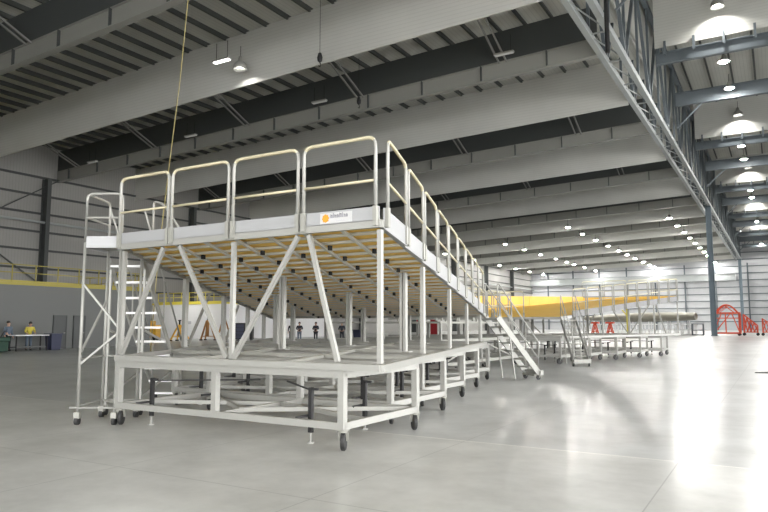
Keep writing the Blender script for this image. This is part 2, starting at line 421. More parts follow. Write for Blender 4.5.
def strip(x, y, z, ln, mt, label, along='x'):
    root = empty('strip_light', (x,y,z)); tag(root, label, 'ceiling light', 'strip lights on the girders')
    m = MB(); m.box(-ln/2, ln/2, -.14, .14, 0, .1) ; m.build('housing', M['alu'], root)
    m = MB(); m.box(-ln/2+.04, ln/2-.04, -.12, .12, -.05, 0); m.build('diffuser', M[mt], root)
    for s in (-1,1):
        m = MB(); m.beam((s*ln*.35,0,.1),(s*ln*.35,0,1.2),.03); m.build('hanger', M['dark'], root)
    return root
for x, z, t in ((-28.6,18.1,'above the second platform guardrail from the right'), (-14.1,18.7,'nearest to the long truss'), (-42.1,17.5,'third from the truss'), (-55.2,16.9,'above the left ladder tower')):
    strip(x, 38.7, z, 1.3, 'strip', 'dim strip light on a dark roof girder, ' + t)
strip(-28.4, 28.4, 17.6, 1.3, 'stripon', 'glowing strip light beside the lamp on the nearest ceiling band')
strip(-50.5, 25.4, 12.2, 1.3, 'stripon', 'glowing strip light at the far left under the roof')

# ------------------------------------------------------------------ wing dock
Y0, Y1 = 7.0, 18.0
def xr(y): return -4.20 - .28*(y-Y0)
def xl(y): return -9.14 - .56*(y-Y0)
def zd(y): return 2.80 - .092*(y-Y0)
DO = Vector((-6.7, Y0, 0))
def L(x, y, z): return (x-DO.x, y-DO.y, z)
dock = empty('wing_dock', DO)
tag(dock, 'large aluminium wing access dock on casters, nearest the camera, with company sign', 'access platform', 'wing docks')

def caster(px, py, r=.125, ang=0.0, name='caster', parent=None):
    m = MB(); c, s_ = math.cos(ang), math.sin(ang)
    def P(a, b, z): return (px + a*c - b*s_, py + a*s_ + b*c, z)
    m.box(px-.06, px+.06, py-.06, py+.06, .262, .275)
    m.cyl((px,py,.235), (px,py,.265), .045, 10)
    for b in (-.042, .042):
        m.beam(P(0,b,.25), P(.05,b,r), .05, .01)
        m.beam(P(-.0,b,.245), P(.02,b,.235), .07, .02)
    m.cur = 1
    q = []
    n = 16
    o = len(m.v)
    prof = [(r*.45,-.03),(r*.9,-.03),(r,-.018),(r,.018),(r*.9,.03),(r*.45,.03)]
    for rr, b in prof:
        for j in range(n):
            a = 2*PI*j/n; m.v.append(P(.05+rr*math.cos(a), b, r+rr*math.sin(a)))
    for i in range(len(prof)-1):
        for j in range(n): m.face([o+i*n+j, o+i*n+(j+1)%n, o+(i+1)*n+(j+1)%n, o+(i+1)*n+j])
    m.cur = 1
    m.cyl(P(.05,-.032,r), P(.05,.032,r), r*.46, 10)
    return m.build(name, [M['alu_dull'], M['black']], parent)

def base_module(ya, yb, xa, xb, parent):
    """rolling lower frame: two rectangles of beams, legs, ties, casters and levelling jacks"""
    m = MB()
    for z, h in ((.315,.09), (.965,.10)):
        for y in (ya, yb): m.beam(L(xa-.04,y,z), L(xb+.04,y,z), .08, h)
        for x in (xa, xb): m.beam(L(x,ya,z), L(x,yb,z), .08, h)
    xm = (xa+xb)/2
    m.beam(L(xm,ya,.965), L(xm,yb,.965), .07, .1); m.beam(L(xm,ya,.315), L(xm,yb,.315), .07, .08)
    xq = (xa*3+xb)/4; xs = (xa+xb*3)/4
    m.beam(L(xa,yb,.33), L(xm,ya+.5,.33), .06, .06); m.beam(L(xm,ya+.5,.33), L(xb,yb,.33), .06, .06)
    m.beam(L(xa,ya+.5,.33), L(xm,(ya+yb)/2+.4,.33), .06, .06); m.beam(L(xm,(ya+yb)/2+.4,.33), L(xb,ya+.55,.33), .06, .06)
    m.beam(L(xa,(ya+yb)/2,.965), L(xb,(ya+yb)/2,.965), .06, .09)
    fr = m.build('base_frame', M['alu'], parent)
    for x in (xa, xm-.05, xb):
        for y in (ya, yb):
            m = MB(); m.beam(L(x,y,.36), L(x,y,.93), .09, .09); m.build('leg', M['alu'], fr)
    for i, (x, y) in enumerate(((xa+.03,ya+.02),(xb,ya+.02),(xa+.03,yb-.02),(xb,yb-.02))):
        p = L(x,y,0); caster(p[0], p[1], ang=(2.2, 2.0, 1.9, 2.3)[i], parent=fr)
    for x in (xa+.42, xb-.72):
        for y in (ya+.30, yb-.3):
            m = MB(); p = L(x,y,0)
            m.cyl((p[0],p[1],0),(p[0],p[1],.02), .05, 10); m.cyl((p[0],p[1],.02),(p[0],p[1],.16), .014, 6)
            m.cur = 1; m.beam((p[0],p[1],.14),(p[0],p[1],.74), .055); m.beam((p[0],p[1],.72),(p[0]+.12,p[1],.72), .03)
            m.beam((p[0]-.05,p[1],.36),(p[0]-.05,p[1]-.26,.36),.03)
            m.build('levelling_jack', [M['alu'], M['dark']], fr)
        m = MB(); m.beam(L(x+.02,ya+.3,.70), L(xm if x<xm else x-.9, ya+.9,.74), .02, .02); m.build('tie_rod', M['dark'], fr)
    return fr
for k_ in range(5):
    ya = Y0 + .05 + 2.28*k_; yb = ya + 1.97
    base_module(ya, yb, xl(ya)+.06 - (.25*k_ if k_ else 0)*0, -4.80 - .62*k_, dock)

# platform frame at 1.1 m following the swept outline
m = MB()
def strip_beam(m, pts, w, h):
    for a, b in zip(pts[:-1], pts[1:]): m.beam(a, b, w, h)
strip_beam(m, [L(xl(Y0),Y0,1.06), L(xr(Y0),Y0,1.06), L(xr(Y1),Y1,1.06), L(xl(Y1),Y1,1.06), L(xl(Y0),Y0,1.06)], .08, .085)
m.build('platform_frame', M['alu'], dock)
y = Y0 + 2.15
while y < Y1:
    m = MB(); m.beam(L(xl(y)+.04,y,1.07), L(xr(y)-.04,y,1.07), .06, .05); m.build('cross_beam', M['alu_dull'], dock); y += 2.28
for t in (.33, .67):
    m = MB(); m.beam(L(xl(Y0)*(1-t)+xr(Y0)*t, Y0, 1.06), L(xl(Y1)*(1-t)+xr(Y1)*t, Y1, 1.06), .05, .05); m.build('long_beam', M['alu_dull'], dock)
# posts
def post(x, y, w, double=False):
    m = MB(); z1 = zd(y)-.02
    if double:
        m.beam(L(x-.034,y,1.12), L(x-.034,y,z1), .05, .08); m.beam(L(x+.034,y,1.12), L(x+.034,y,z1), .05, .08)
        m.box(x-DO.x-.14, x-DO.x+.14, y-DO.y-.07, y-DO.y+.07, 1.12, 1.135)
    else: m.beam(L(x,y,1.12), L(x,y,z1), w)
    m.build('post', M['alu'], dock)
for x in (xl(Y0)+.06, -6.69, xr(Y0)-.03): post(x, Y0+.03, .06)
for y in (9.65, 12.2, 14.6, 17.1): post(xr(y)-.05, y, .065)
for y in (9.7, 12.3, 14.6, 16.6): post(xl(y)+.1, y, .09)
for x, y in ((-5.59,10.08),(-8.16,9.93),(-5.75,12.3),(-8.19,12.27),(-10.3,12.3),(-9.68,15.2),(-7.6,14.7),(-11.7,14.7),(-9.26,17.02),(-12.2,17.0),(-7.2,16.9)):
    if xl(y)+.3 < x < xr(y)-.3: post(x, y, .07, True)
# front struts in a W
for a, b in (((-9.02,1.12),(-8.13,2.78)), ((-6.75,1.12),(-7.77,2.78)), ((-6.62,1.12),(-5.5,2.78)), ((-4.84,1.12),(-5.32,2.78))):
    m = MB(); m.beam(L(a[0],Y0-.0,a[1]), L(b[0],Y0+.0,b[1]), .06, .05, up=(0,1,0)); m.build('diagonal_strut', M['alu'], dock)
for (y,z0,yb,z1) in ((9.9,1.15,11.2,2.3),(12.5,1.15,13.6,2.1)):
    m = MB(); m.beam(L(xl(y)+.1,y,z0), L(xl(yb)+.1,yb,z1), .05); m.build('diagonal_strut', M['alu_dull'], dock)

# deck: yellow boards laid on cross joists and edge rails, sloping down towards the back
nb = 27
for i in range(nb):
    ya = Y0 + (Y1-Y0)*i/nb; yb = Y0 + (Y1-Y0)*(i+1)/nb - .012
    m = MB(); ps = []
    for dz in (.065, .09):
        ps += [L(xl(ya)+.03,ya+.01,zd(ya)+dz), L(xr(ya)-.03,ya+.01,zd(ya)+dz), L(xr(yb)-.03,yb,zd(yb)+dz), L(xl(yb)+.03,yb,zd(yb)+dz)]
    m.add(ps, [(0,3,2,1),(4,5,6,7),(0,1,5,4),(1,2,6,5),(2,3,7,6),(3,0,4,7)]); m.build('deck_board', M['yellow_deck'], dock)
    yc = (ya+yb)/2
    if i:
        m = MB(); m.beam(L(xl(ya)+.04,ya,zd(ya)+.045), L(xr(ya)-.04,ya,zd(ya)+.045), .085, .035)
        m.build('joist', M['joist'], dock)
clamp = None
for t in (.125,.25,.375,.5,.625,.75,.875):
    m = MB(); m.beam(L(xl(Y0)*(1-t)+xr(Y0)*t, Y0+.05, zd(Y0)+.012), L(xl(Y1)*(1-t)+xr(Y1)*t, Y1-.05, zd(Y1)+.012), .05, .03)
    m.build('stringer_rail', M['joist'], dock)
    for i in range(2, nb):
        if (i+int(t*8)) % 2: continue
        ya = Y0 + (Y1-Y0)*(i+.3)/nb; x = xl(ya)*(1-t)+xr(ya)*t + .12
        if clamp is None:
            m = MB(); m.box(-.022,.022,-.03,.03,-.03,.04); clamp = m.build('deck_clamp', M['dark'], dock)
        else: clamp = clamp.copy(); COL.objects.link(clamp)
        clamp.location = (x-DO.x, ya-DO.y, zd(ya))
m = MB()
for xf in (xl, xr): m.beam(L(xf(Y0),Y0,zd(Y0)+.05), L(xf(Y1),Y1,zd(Y1)+.05), .06, .1)
for y in (Y0, Y1): m.beam(L(xl(y),y,zd(y)+.05), L(xr(y),y,zd(y)+.05), .06, .1)
m.build('deck_frame', M['alu'], dock)

def plate_between(m, a, b, z0a, z1a, z0b, z1b, th=.02):
    a = Vector(a); b = Vector(b); d = (b-a).normalized(); n = Vector((d.y,-d.x,0))*th/2
    vs = []
    for p, z0, z1 in ((a,z0a,z1a),(b,z0b,z1b)):
        for q, z in ((-n,z0),(n,z0),(n,z1),(-n,z1)): vs.append((p.x+q.x, p.y+q.y, z))
    m.add(vs, [(3,2,1,0),(4,5,6,7),(0,1,5,4),(1,2,6,5),(2,3,7,6),(3,0,4,7)])
def guardrail(a, b, za, zb_, parent, mt='alu', mm='cream', h=1.16, leaf=False):
    """inverted-U tube guard with a cream mid rail"""
    a = Vector(a); b = Vector(b)
    pts = [Vector((a.x,a.y,za+.03)), Vector((a.x,a.y,za+h)), Vector((b.x,b.y,zb_+h)), Vector((b.x,b.y,zb_+.03))]
    m = MB(); path = arc_path(pts, .13, 5); m.tube(path, .024, 8)
    for i_ in range(len(path)-1):      # warm light tinted into the top bar as cream; uprights stay bare
        if 3 <= i_ <= len(path)-5:
            for j_ in range(8): m.m[i_*8+j_] = 1
    g = m.build('guardrail', [M[mt], M[mm]], parent, smooth=True)
    m = MB(); m.tube([(a.x,a.y,za+.6),(b.x,b.y,zb_+.6)], .019, 7); m.build('mid_rail', M[mm], g, smooth=True)
    for p, z in ((a,za),(b,zb_)):
        m = MB(); m.box(p.x-.03, p.x+.03, p.y-.03, p.y+.02, z+.02, z+.27); m.build('rail_socket', M['alu_dull'], g)
    return g
# front guardrails and toe boards
fy = Y0-.05
for a, b in ((-9.13,-8.00),(-7.92,-6.75),(-6.65,-5.48),(-5.38,-4.25)):
    guardrail((a-DO.x, fy-.0-DO.y), (b-DO.x, fy-DO.y), zd(Y0), zd(Y0), dock)
for i, (a, b, mt) in enumerate(((-9.2,-7.99,'toe'),(-7.97,-6.74,'toe'),(-6.70,-5.47,'white'),(-5.44,-4.22,'white'))):
    m = MB(); m.box(a-DO.x, b-DO.x, fy-DO.y+.03, fy-DO.y+.05, 2.8, 3.07); m.box(a-DO.x, b-DO.x, fy-DO.y+.02, fy-DO.y+.03, 2.89, 2.9)
    tb = m.build('toe_board', M[mt] if mt == 'toe' else M['toe'], dock)
    if i == 3:
        m = MB(); m.box(-5.12-DO.x, -4.62-DO.x, fy-DO.y+.022, fy-DO.y+.03, 2.905, 3.045); sg = m.build('company_sign', M['signwhite'], tb)
        sg['label'] = 'white sign with an orange gear emblem and grey lettering'
        m = MB(); cx, cz, yy = -5.03-DO.x, 2.975, fy-DO.y+.016
        n = 32; ring = []
        vs = []; 
        for q in (yy, yy+.006):
            for j in range(n):
                rr = .056 if j % 4 < 2 else .048
                vs.append((cx+rr*math.cos(2*PI*j/n), q, cz+rr*math.sin(2*PI*j/n)))
        m.add(vs, [tuple(range(n))] + [tuple(reversed(range(n,2*n)))] + [(j,(j+1)%n,n+(j+1)%n,n+j) for j in range(n)])
        m.build('emblem', M['logo'], tb)
        # the lettering is too small to read in the photograph: short upright strokes of its size and weight
        m = MB(); x = -4.95
        for k2, (w_, h_) in enumerate(((.028,.05),(.012,.062),(.028,.044),(.026,.044),(.03,.062),(.012,.062),(.028,.044),(.018,.044))):
            xx = x - DO.x; m.box(xx, xx+.009, yy, yy+.007, 2.975, 2.975+h_)
            if w_ > .015:
                m.box(xx+w_-.009, xx+w_, yy, yy+.007, 2.975, 2.975+h_*.8); m.box(xx, xx+w_, yy, yy+.007, 2.975+h_*.62, 2.975+h_*.8)
            x += w_ + .012
        m.build('lettering', M['ink'], tb)
        m = MB(); x = -4.94-DO.x
        for k2 in range(9): m.box(x, x+.016, yy, yy+.007, 2.928, 2.943); x += .027
        m.build('small_lettering', M['ink2'], tb)
# right side guardrails and toe boards down the slope
sides = []
y = Y0 + .12
while y < Y1 - .8:
    sides.append((y, min(y+.98, Y1-.05))); y += 1.13
for i, (a, b) in enumerate(sides):
    if b > 17.3 : continue
    guardrail((xr(a)+.06-DO.x, a-DO.y), (xr(b)+.06-DO.x, b-DO.y), zd(a), zd(b), dock)
    m = MB(); plate_between(m, (xr(a)+.035-DO.x, a-.05-DO.y), (xr(b)+.035-DO.x, b+.06-DO.y), zd(a), zd(a)+.27, zd(b), zd(b)+.27); m.build('toe_board', M['toe'], dock)
# guardrails along the low back end
for a, b in ((-14.6,-13.2),(-13.1,-11.7),(-11.6,-10.2),(-10.1,-8.8)):
    guardrail((a-DO.x, Y1-DO.y), (b-DO.x, Y1-DO.y), zd(Y1), zd(Y1), dock)

# mirror-image dock for the other wing: every part copied, mirrored about the aircraft's centreline
YC = 22.3
dock2 = copy_tree(dock)
dock2.location = (DO.x-.25, 2*YC-DO.y, 0); dock2.scale = (1, -1, 1)
for c in list(bpy.data.objects):
    if c.parent == dock2:
        for g in [q for q in bpy.data.objects if q.parent == c]:
            if g.name.split('.')[0] in ('company_sign','emblem','lettering','small_lettering'): bpy.data.objects.remove(g)
def recol(o, mt):
    for sl_ in o.material_slots: sl_.link = 'OBJECT'; sl_.material = mt
tbs = [q for q in bpy.data.objects if q.parent == dock2 and q.name.startswith('toe_board')]
for q in tbs:
    if min(v.co.y for v in q.data.vertices) < .1 and max(v.co.y for v in q.data.vertices) < .1: recol(q, M['yellow_deck'])
for q in tbs:
    if q.material_slots[0].material != M['yellow_deck']: recol(q, M['joistdark'])  # second dock's other toe boards take a darker grey
for i in range(6):
    ya, yb = Y0+1.75*i, Y0+1.75*(i+1)-.02; m = MB()
    plate_between(m, L(xl(ya)+.05,ya,0)[:2]+(0,), L(xl(yb)+.05,yb,0)[:2]+(0,), zd(ya)+.08, 3.12-.03*i, zd(yb)+.08, 3.09-.03*i, .03)
    m.build('side_panel', M['yellow_deck'], dock2)
tag(dock2, 'second wing access dock further back, its yellow sloped deck rising to the right', 'access platform', 'wing docks')

# body platform between the two docks
body = empty('body_platform', (-10.5, YC, 0)); tag(body, 'low centre platform with pale guardrails standing between the two wing docks', 'access platform')
def B(x, y, z): return (x+10.5, y-YC, z)
m = MB()
for y in (19.0, 25.6):
    for z in (.3, 1.05): m.beam(B(-13.5,y,z), B(-9.2,y,z), .08, .1)
for x in (-13.5,-9.2):
    for z in (.3, 1.05): m.beam(B(x,19.0,z), B(x,25.6,z), .08, .1)
for y in (20.5,22.3,24.1): m.beam(B(-13.5,y,1.05), B(-9.2,y,1.05), .07, .08)
m.build('frame', M['alu_dull'], body)
m = MB(); m.box(-3.0, 1.3, -3.3, 3.3, 1.62, 1.68); m.build('deck', M['alu_dull'], body)
for x in (-13.5,-11.3,-9.2):
    for y in (19.0, 22.3, 25.6):
        m = MB(); m.beam(B(x,y,.28), B(x,y,1.62), .08); m.build('post', M['alu'], body)
        p = B(x+.1,y,0); caster(p[0], p[1], parent=body)
for i in range(5):
    a = 19.1+i*1.3; guardrail((1.3, a-YC), (1.3, a+1.18-YC), 1.68, 1.68, body)
for i in range(3):
    for y in (19.0, 25.6):
        a = -13.4+i*1.4; guardrail((a+10.5, y-YC), (a+11.75, y-YC), 1.68, 1.68, body)
m = MB(); m.beam(B(-13.3,19,.35), B(-9.3,19,1.0), .05); m.beam(B(-9.2,19.2,.35), B(-9.2,22.2,1.0), .05); m.beam(B(-9.2,25.4,.35), B(-9.2,22.4,1.0), .05); m.build('brace', M['alu_dull'], body)

# rolling access stairs at the low ends
def stairs(top, foot, zt, label, w=.6):
    top = Vector((*top,0)); foot = Vector((*foot,0)); d = (top-foot); run = d.length; d.normalize(); n = Vector((-d.y, d.x, 0))
    root = empty('access_stairs', foot, math.atan2(d.y, d.x)); tag(root, label, 'stairs', 'access stairs')
    for s in (-1, 1):
        m = MB(); m.beam((0,s*w/2,.14),(run,s*w/2,zt-.05), .035, .16); m.build('side_rail', M['alu'], root)
        m = MB(); m.tube(arc_path([(.1,s*w/2,.3),(.02,s*w/2,1.05),(run,s*w/2,zt+.95),(run+.02,s*w/2,zt)], .12, 4), .019, 7)
        m.tube([(.08,s*w/2,.62),(run,s*w/2,zt+.5)], .015, 6)
        for t in (.35,.68): m.tube([(run*t,s*w/2,zt*t+.1),(run*t-.02,s*w/2,1.0+(zt-.1)*t)], .015, 6)
        m.build('handrail', M['alu'], root, smooth=True)
        caster(.02, s*w/2, r=.07, parent=root).location = (0,0,-.0)
        m = MB(); m.beam((run*.62,s*w/2,.05),(run*.72,s*w/2,zt*.66), .035); m.build('prop', M['alu'], root)
    n_ = 8
    for i in range(n_):
        t = (i+.6)/n_; m = MB(); m.box(run*t-.1, run*t+.1, -w/2+.02, w/2-.02, zt*t-.02, zt*t+.015); m.build('tread', M['alu_dull'], root)
    m = MB(); m.box(-.1,.05,-w/2-.02,w/2+.02,.135,.27); m.build('foot_frame', M['alu'], root)
    return root
stairs((-7.02,17.85), (-6.22,19.05), 1.84, 'aluminium access stairs nearest the camera, at the low end of the near dock')
stairs((-7.25,26.75), (-6.45,25.5), 1.84, 'aluminium access stairs further back, at the low end of the second dock')

# ladder tower at the left corner
A = math.radians(29)
tw = empty('ladder_tower', (-9.70, 6.74, 0), A); tag(tw, 'narrow aluminium ladder tower with cross braces at the left end of the near dock', 'ladder tower')
W_, D_ = .60, .86
for x in (0, W_):
    for y in (0, D_):
        m = MB(); m.tube([(x,y,.2),(x,y,2.93)], .026, 8); m.build('leg', M['alu'], tw, smooth=True)
        m = MB(); m.box(x-.045, x+.045, y-.045, y+.045, .1, .2); m.cur = 1; m.tube([(x-.03,y,.065),(x+.03,y,.065)], .065, 12); m.build('caster', [M['alu_dull'], M['black']], tw)
def G(pts, r=.022): 
    m = MB(); m.tube(arc_path(pts,.12,5), r, 8); return m
for pts in ([(0,0,2.9),(0,0,3.74),(W_,0,3.74),(W_,0,2.9)], [(0,0,2.9),(0,0,3.74),(0,D_,3.74),(0,D_,2.9)]):
    G(pts).build('top_guard', M['alu'], tw, smooth=True)
m = MB(); m.tube([(0,0,3.34),(W_,0,3.34)], .018, 7); m.tube([(0,0,3.34),(0,D_,3.34)], .018, 7); m.build('mid_rail', M['alu'], tw)
m = MB(); m.box(.03, W_-.02, -.03, -.01, 2.84, 3.03); m.box(-.01,.01,.03,D_-.03,2.84,3.03); m.build('toe_board', M['toe'], tw)
m = MB(); m.box(0, W_, 0, D_, 2.88, 2.92); m.build('landing', M['alu_dull'], tw)
for a, b in (((0,D_,.30),(W_,D_,.30)),((0,0,.30),(0,D_,.30)),((0,D_,1.05),(W_,D_,1.05)),((0,0,1.05),(0,D_,1.05)),((-.12,-.02,.27),(W_+.1,-.02,.27))):
    m = MB(); m.tube([a,b], .016, 6); m.build('tie_bar', M['alu'], tw)
for a, b in (((0,0,2.25),(W_,0,1.55)), ((0,0,1.12),(0,D_,2.0)), ((0,0,.95),(W_,0,1.45)), ((W_,0,.35),(0,D_,.3))):
    m = MB(); m.beam(a, b, .03); m.build('brace', M['alu'], tw)
# steep stair running down behind the tower along the swept edge
sr = empty('dock_ladder', (-9.98, 7.75, 0), A+PI/2); tag(sr, 'steep aluminium ladder with white treads behind the left tower', 'ladder')
zt = 2.75; run = 2.5; w = .62
for s in (-1,1):
    m = MB(); m.beam((0,s*w/2,zt),(run,s*w/2,.1), .035, .1); m.build('side_rail', M['alu'], sr)
    m = MB(); m.tube([(0,s*w/2,zt+.9),(run*.9,s*w/2,1.2)], .018, 7)
    m.tube([(run*.45,s*w/2,zt*.55),(run*.45,s*w/2,zt*.55+.9)], .016, 6); m.tube([(run*.9,s*w/2,.35),(run*.9,s*w/2,1.2)], .016, 6)
    m.build('handrail', M['alu'], sr, smooth=True)
    m = MB(); m.beam((.12,s*w/2,.1),(.12,s*w/2,zt-.05), .04); m.beam((.12,s*w/2,.3),(run*.8,s*w/2,.75), .035); m.beam((.12,s*w/2,1.5),(run*.4,s*w/2,1.3), .035); m.build('support', M['alu'], sr)
    for xx in (.12, run-.05):
        m = MB(); m.tube([(xx,s*w/2-.03,.07),(xx,s*w/2+.03,.07)], .07, 12); m.build('wheel', M['black'], sr)
for i in range(10):
    t = (i+.5)/10; m = MB(); m.box(run*t-.09, run*t+.09, -w/2+.02, w/2-.02, zt*(1-t)-.0, zt*(1-t)+.04); m.build('tread', M['white'], sr)
# looped grab rail rising over the front left of the deck
m = MB(); m.tube(arc_path([(-9.71,8.1,zd(8.1)+.085),(-9.71,8.1,3.84),(-9.45,8.1,3.76),(-8.9,8.1,3.15),(-8.86,8.1,zd(8.1)+.085)],.1,5), .022, 8)
m.box(-9.78,-9.64,8.03,8.17,zd(8.1)+.09,zd(8.1)+.1)
tag(m.build('grab_rail', M['alu'], smooth=True), 'looped pale grab rail standing on the near deck behind the front left guardrails', 'handrail')

# rope hanging from the roof
m = MB(); m.tube([(-15.1,14,21.1),(-15.5,14,12.2),(-15.78,14,9.24),(-16.18,14,6.24),(-16.5,14,3.6),(-16.75,14,0.0)], .016, 6)
tag(m.build('hanging_rope', M['rope'], smooth=True), 'thin tan rope hanging from the roof down behind the front left guardrail', 'rope')
for x, y, z, d in ((-21.8, 29.5, 16.5, 'dark hook on a chain in front of the nearest ceiling band'), (-24.5, 37.8, 16.9, 'small dark hook hanging in front of the dark roof girder')):
    root = empty('crane_hook', (x,y,z)); tag(root, d, 'hook')
    m = MB(); m.tube([(0,0,.6),(0,0,ZR+sl(x)-z)], .015, 5); m.build('chain', M['dark'], root)
    m = MB(); m.lathe([(.03,.0),(.13,.1),(.16,.3),(.1,.55),(.03,.6)], (0,0,0), 12); m.tube([(0,0,.02),(.07,0,-.12),(.02,0,-.24),(-.07,0,-.16)], .03, 6); m.build('hook_block', M['dark'], root, smooth=True)

# ------------------------------------------------------------------ far things on the right
def frame_box(m, x0, x1, y0, y1, z0, z1, w):
    for z in (z0, z1):
        for y in (y0, y1): m.beam((x0,y,z),(x1,y,z), w)
        for x in (x0, x1): m.beam((x,y0,z),(x,y1,z), w)
    for x in (x0, x1):
        for y in (y0, y1): m.beam((x,y,z0),(x,y,z1), w)
rs = empty('red_stand', (-5.95, 103.5, 0)); tag(rs, 'large orange-red tube stand with arched top beside the tall column', 'stand')
m = MB(); frame_box(m, -1.75, 1.45, -1.3, 1.3, .35, 3.1, .22)
m.beam((-1.75,-1.3,2.4),(1.45,-1.3,2.4),.14); m.beam((-1.75,1.3,.4),(.2,1.3,3.0),.14); m.beam((-1.75,-1.3,.4),(-.7,-1.3,3.0),.14); m.beam((1.45,-1.3,.4),(.6,-1.3,3.0),.14); m.beam((-.2,-1.3,.4),(-.2,-1.3,3.0),.16)
m.build('main_frame', M['red'], rs)
m = MB()
for y in (-1.3, 1.3):
    pts = [(-1.5+2.8*i/10, y, 3.1+1.15*math.sin(PI*i/10)) for i in range(11)]; m.tube(pts, .1, 6)
    m.beam((-1.2,y,3.1),(.2,y,4.2),.08); m.beam((.9,y,3.1),(-.4,y,4.2),.08)
for i in (2,5,8): m.beam((-1.5+.28*i,-1.3,3.1+1.15*math.sin(PI*i/10)),(-1.5+.28*i,1.3,3.1+1.15*math.sin(PI*i/10)),.1)
m.build('arched_top', M['red'], rs)
for x in (-1.65, 1.35):
    for y in (-1.3, 1.3):
        m = MB(); m.tube([(x,y-.1,.2),(x,y+.1,.2)], .2, 12); m.build('wheel', M['black'], rs)
for (cx, label, sc) in ((-3.25, 'sloping orange-red truss trolley, just right of the arched red stand', 1.0), (-1.0, 'small orange-red frame trolley, rightmost of the red stands', .8)):
    rt = empty('red_trolley', (cx, 104.8, 0)); tag(rt, label, 'trolley')
    m = MB(); w = .82
    for y in (-.8,.8):
        m.beam((-w,y,2.9*sc),(w,y,1.4*sc),.14); m.beam((-w,y,.5),(w,y,.5),.14); m.beam((-w,y,.4),(-w,y,2.9*sc),.14); m.beam((w,y,.4),(w,y,1.4*sc),.14)
        for i in range(4):
            xa = -w+i*w/2; xb = xa+w/2; za = 2.9*sc-1.5*sc*(i)/4; zb2 = 2.9*sc-1.5*sc*(i+1)/4
            m.beam((xa,y,.5),(xb,y,zb2),.1); m.beam((xa,y,za),(xb,y,.5),.1)
    for x in (-w,0,w): m.beam((x,-.8,.5),(x,.8,.5),.12)
    m.beam((-w,-.8,2.9*sc),(-w,.8,2.9*sc),.12); m.build('frame', M['red'], rt)
    for x in (-w,w):
        for y in (-.8,.8): m = MB(); m.tube([(x,y-.08,.2),(x,y+.08,.2)], .2, 10); m.build('wheel', M['black'], rt)
m = MB(); frame_box(m, -.7,.7,-.5,.5,.1,1.6,.12); m.box(-.7,.7,-.5,.5,.7,.8); o = m.build('grey_crate_stand', M['bluesteel'], origin=(0,0,0)); o.location = (-9.6,101.5,0)
tag(o, 'grey steel crate stand at the foot of the tall column', 'stand')
# long beige wing section on white trestles
ws = empty('wing_section', (-17, 104, 0)); tag(ws, 'long beige wing section lying on white trestles left of the red stand', 'aircraft part')
m = MB(); n = 12; prof = []
for i in range(n+1):
    t = i/n; x = -8.5+15.5*t; th = .15+.75*math.sin(PI*min(1,t*.62+.12)); ch = 1.0+1.6*t
    ring = []
    for j in range(12):
        a = 2*PI*j/12; ring.append((x, ch*math.cos(a), 2.45+th*.75*math.sin(a)+.25*t))
    prof.append(ring)
m.add([p for r in prof for p in r], [(i*12+j, i*12+(j+1)%12, (i+1)*12+(j+1)%12, (i+1)*12+j) for i in range(n) for j in range(12)] + [tuple(range(12)), tuple(reversed(range(n*12, n*12+12)))])
m.build('skin_panel', M['beige'], ws, smooth=True)
for i in range(6):
    tr = MB(); x = -7.0+2.6*i; frame_box(tr, x-.9, x+.9, -1.1, 1.1, .12, 1.55, .12); tr.box(x-1,x-.8,-1.2,1.2,0,.08); tr.box(x+.8,x+1,-1.2,1.2,0,.08); tr.beam((x-.9,-1.1,.8),(x+.9,-1.1,.8),.1); tr.beam((x,-1.1,.1),(x,-1.1,2.0),.12); tr.beam((x,1.1,.1),(x,1.1,2.0),.12)
    o = tr.build('trestle', M['white'], origin=(0,0,0)); o.location = (-17,104,0)
    tag(o, 'white steel trestle under the beige wing section, %s from the left' % ordn(i), 'trestle', 'trestles under the wing section')
# floor mat at right
m = MB(); m.add([(-.75,25.0,.005),(1.2,24.8,.005),(1.6,25.9,.005),(-.1,25.8,.005),(-.72,25.02,.03),(1.2,24.85,.03),(1.55,25.85,.03),(-.1,25.75,.03)],
      [(0,3,2,1),(4,5,6,7),(0,1,5,4),(1,2,6,5),(2,3,7,6),(3,0,4,7)])
tag(m.build('floor_mat', M['black']), 'dark flat mat on the bright floor at the right edge', 'mat')
# white vertical panels seen below the near dock, and red boards
for x, y, w, h, mt, lab, nmn, ct in ((-27.5,70,1.6,2.6,'white','bright white panel board seen under the right side of the near dock','white_board','board'),
      (-24.5,72,1.1,2.4,'white','smaller bright white panel board right of the other under the near dock','white_board','board'),
      (-34.6,66,1.0,2.5,'redcloth','red upright board seen under the near dock, left of a paler post','red_board','board'),
      (-33.0,66.5,1.3,2.5,'redcloth','wider red upright board seen under the near dock','red_board','board')):
    root = empty(nmn, (x,y,0), -.5); tag(root, lab, ct)
    m = MB(); m.box(-w/2,w/2,-.04,.04,.35,h); m.build('panel', M[mt], root)
    m = MB(); m.beam((-w/2,0,.03),(-w/2,0,h),.06); m.beam((w/2,0,.03),(w/2,0,h),.06)
    for s in (-1,1): m.box(s*w/2-.04,s*w/2+.04,-.35,.35,0,.06)
    m.build('stand_frame', M['alu_dull'], root)

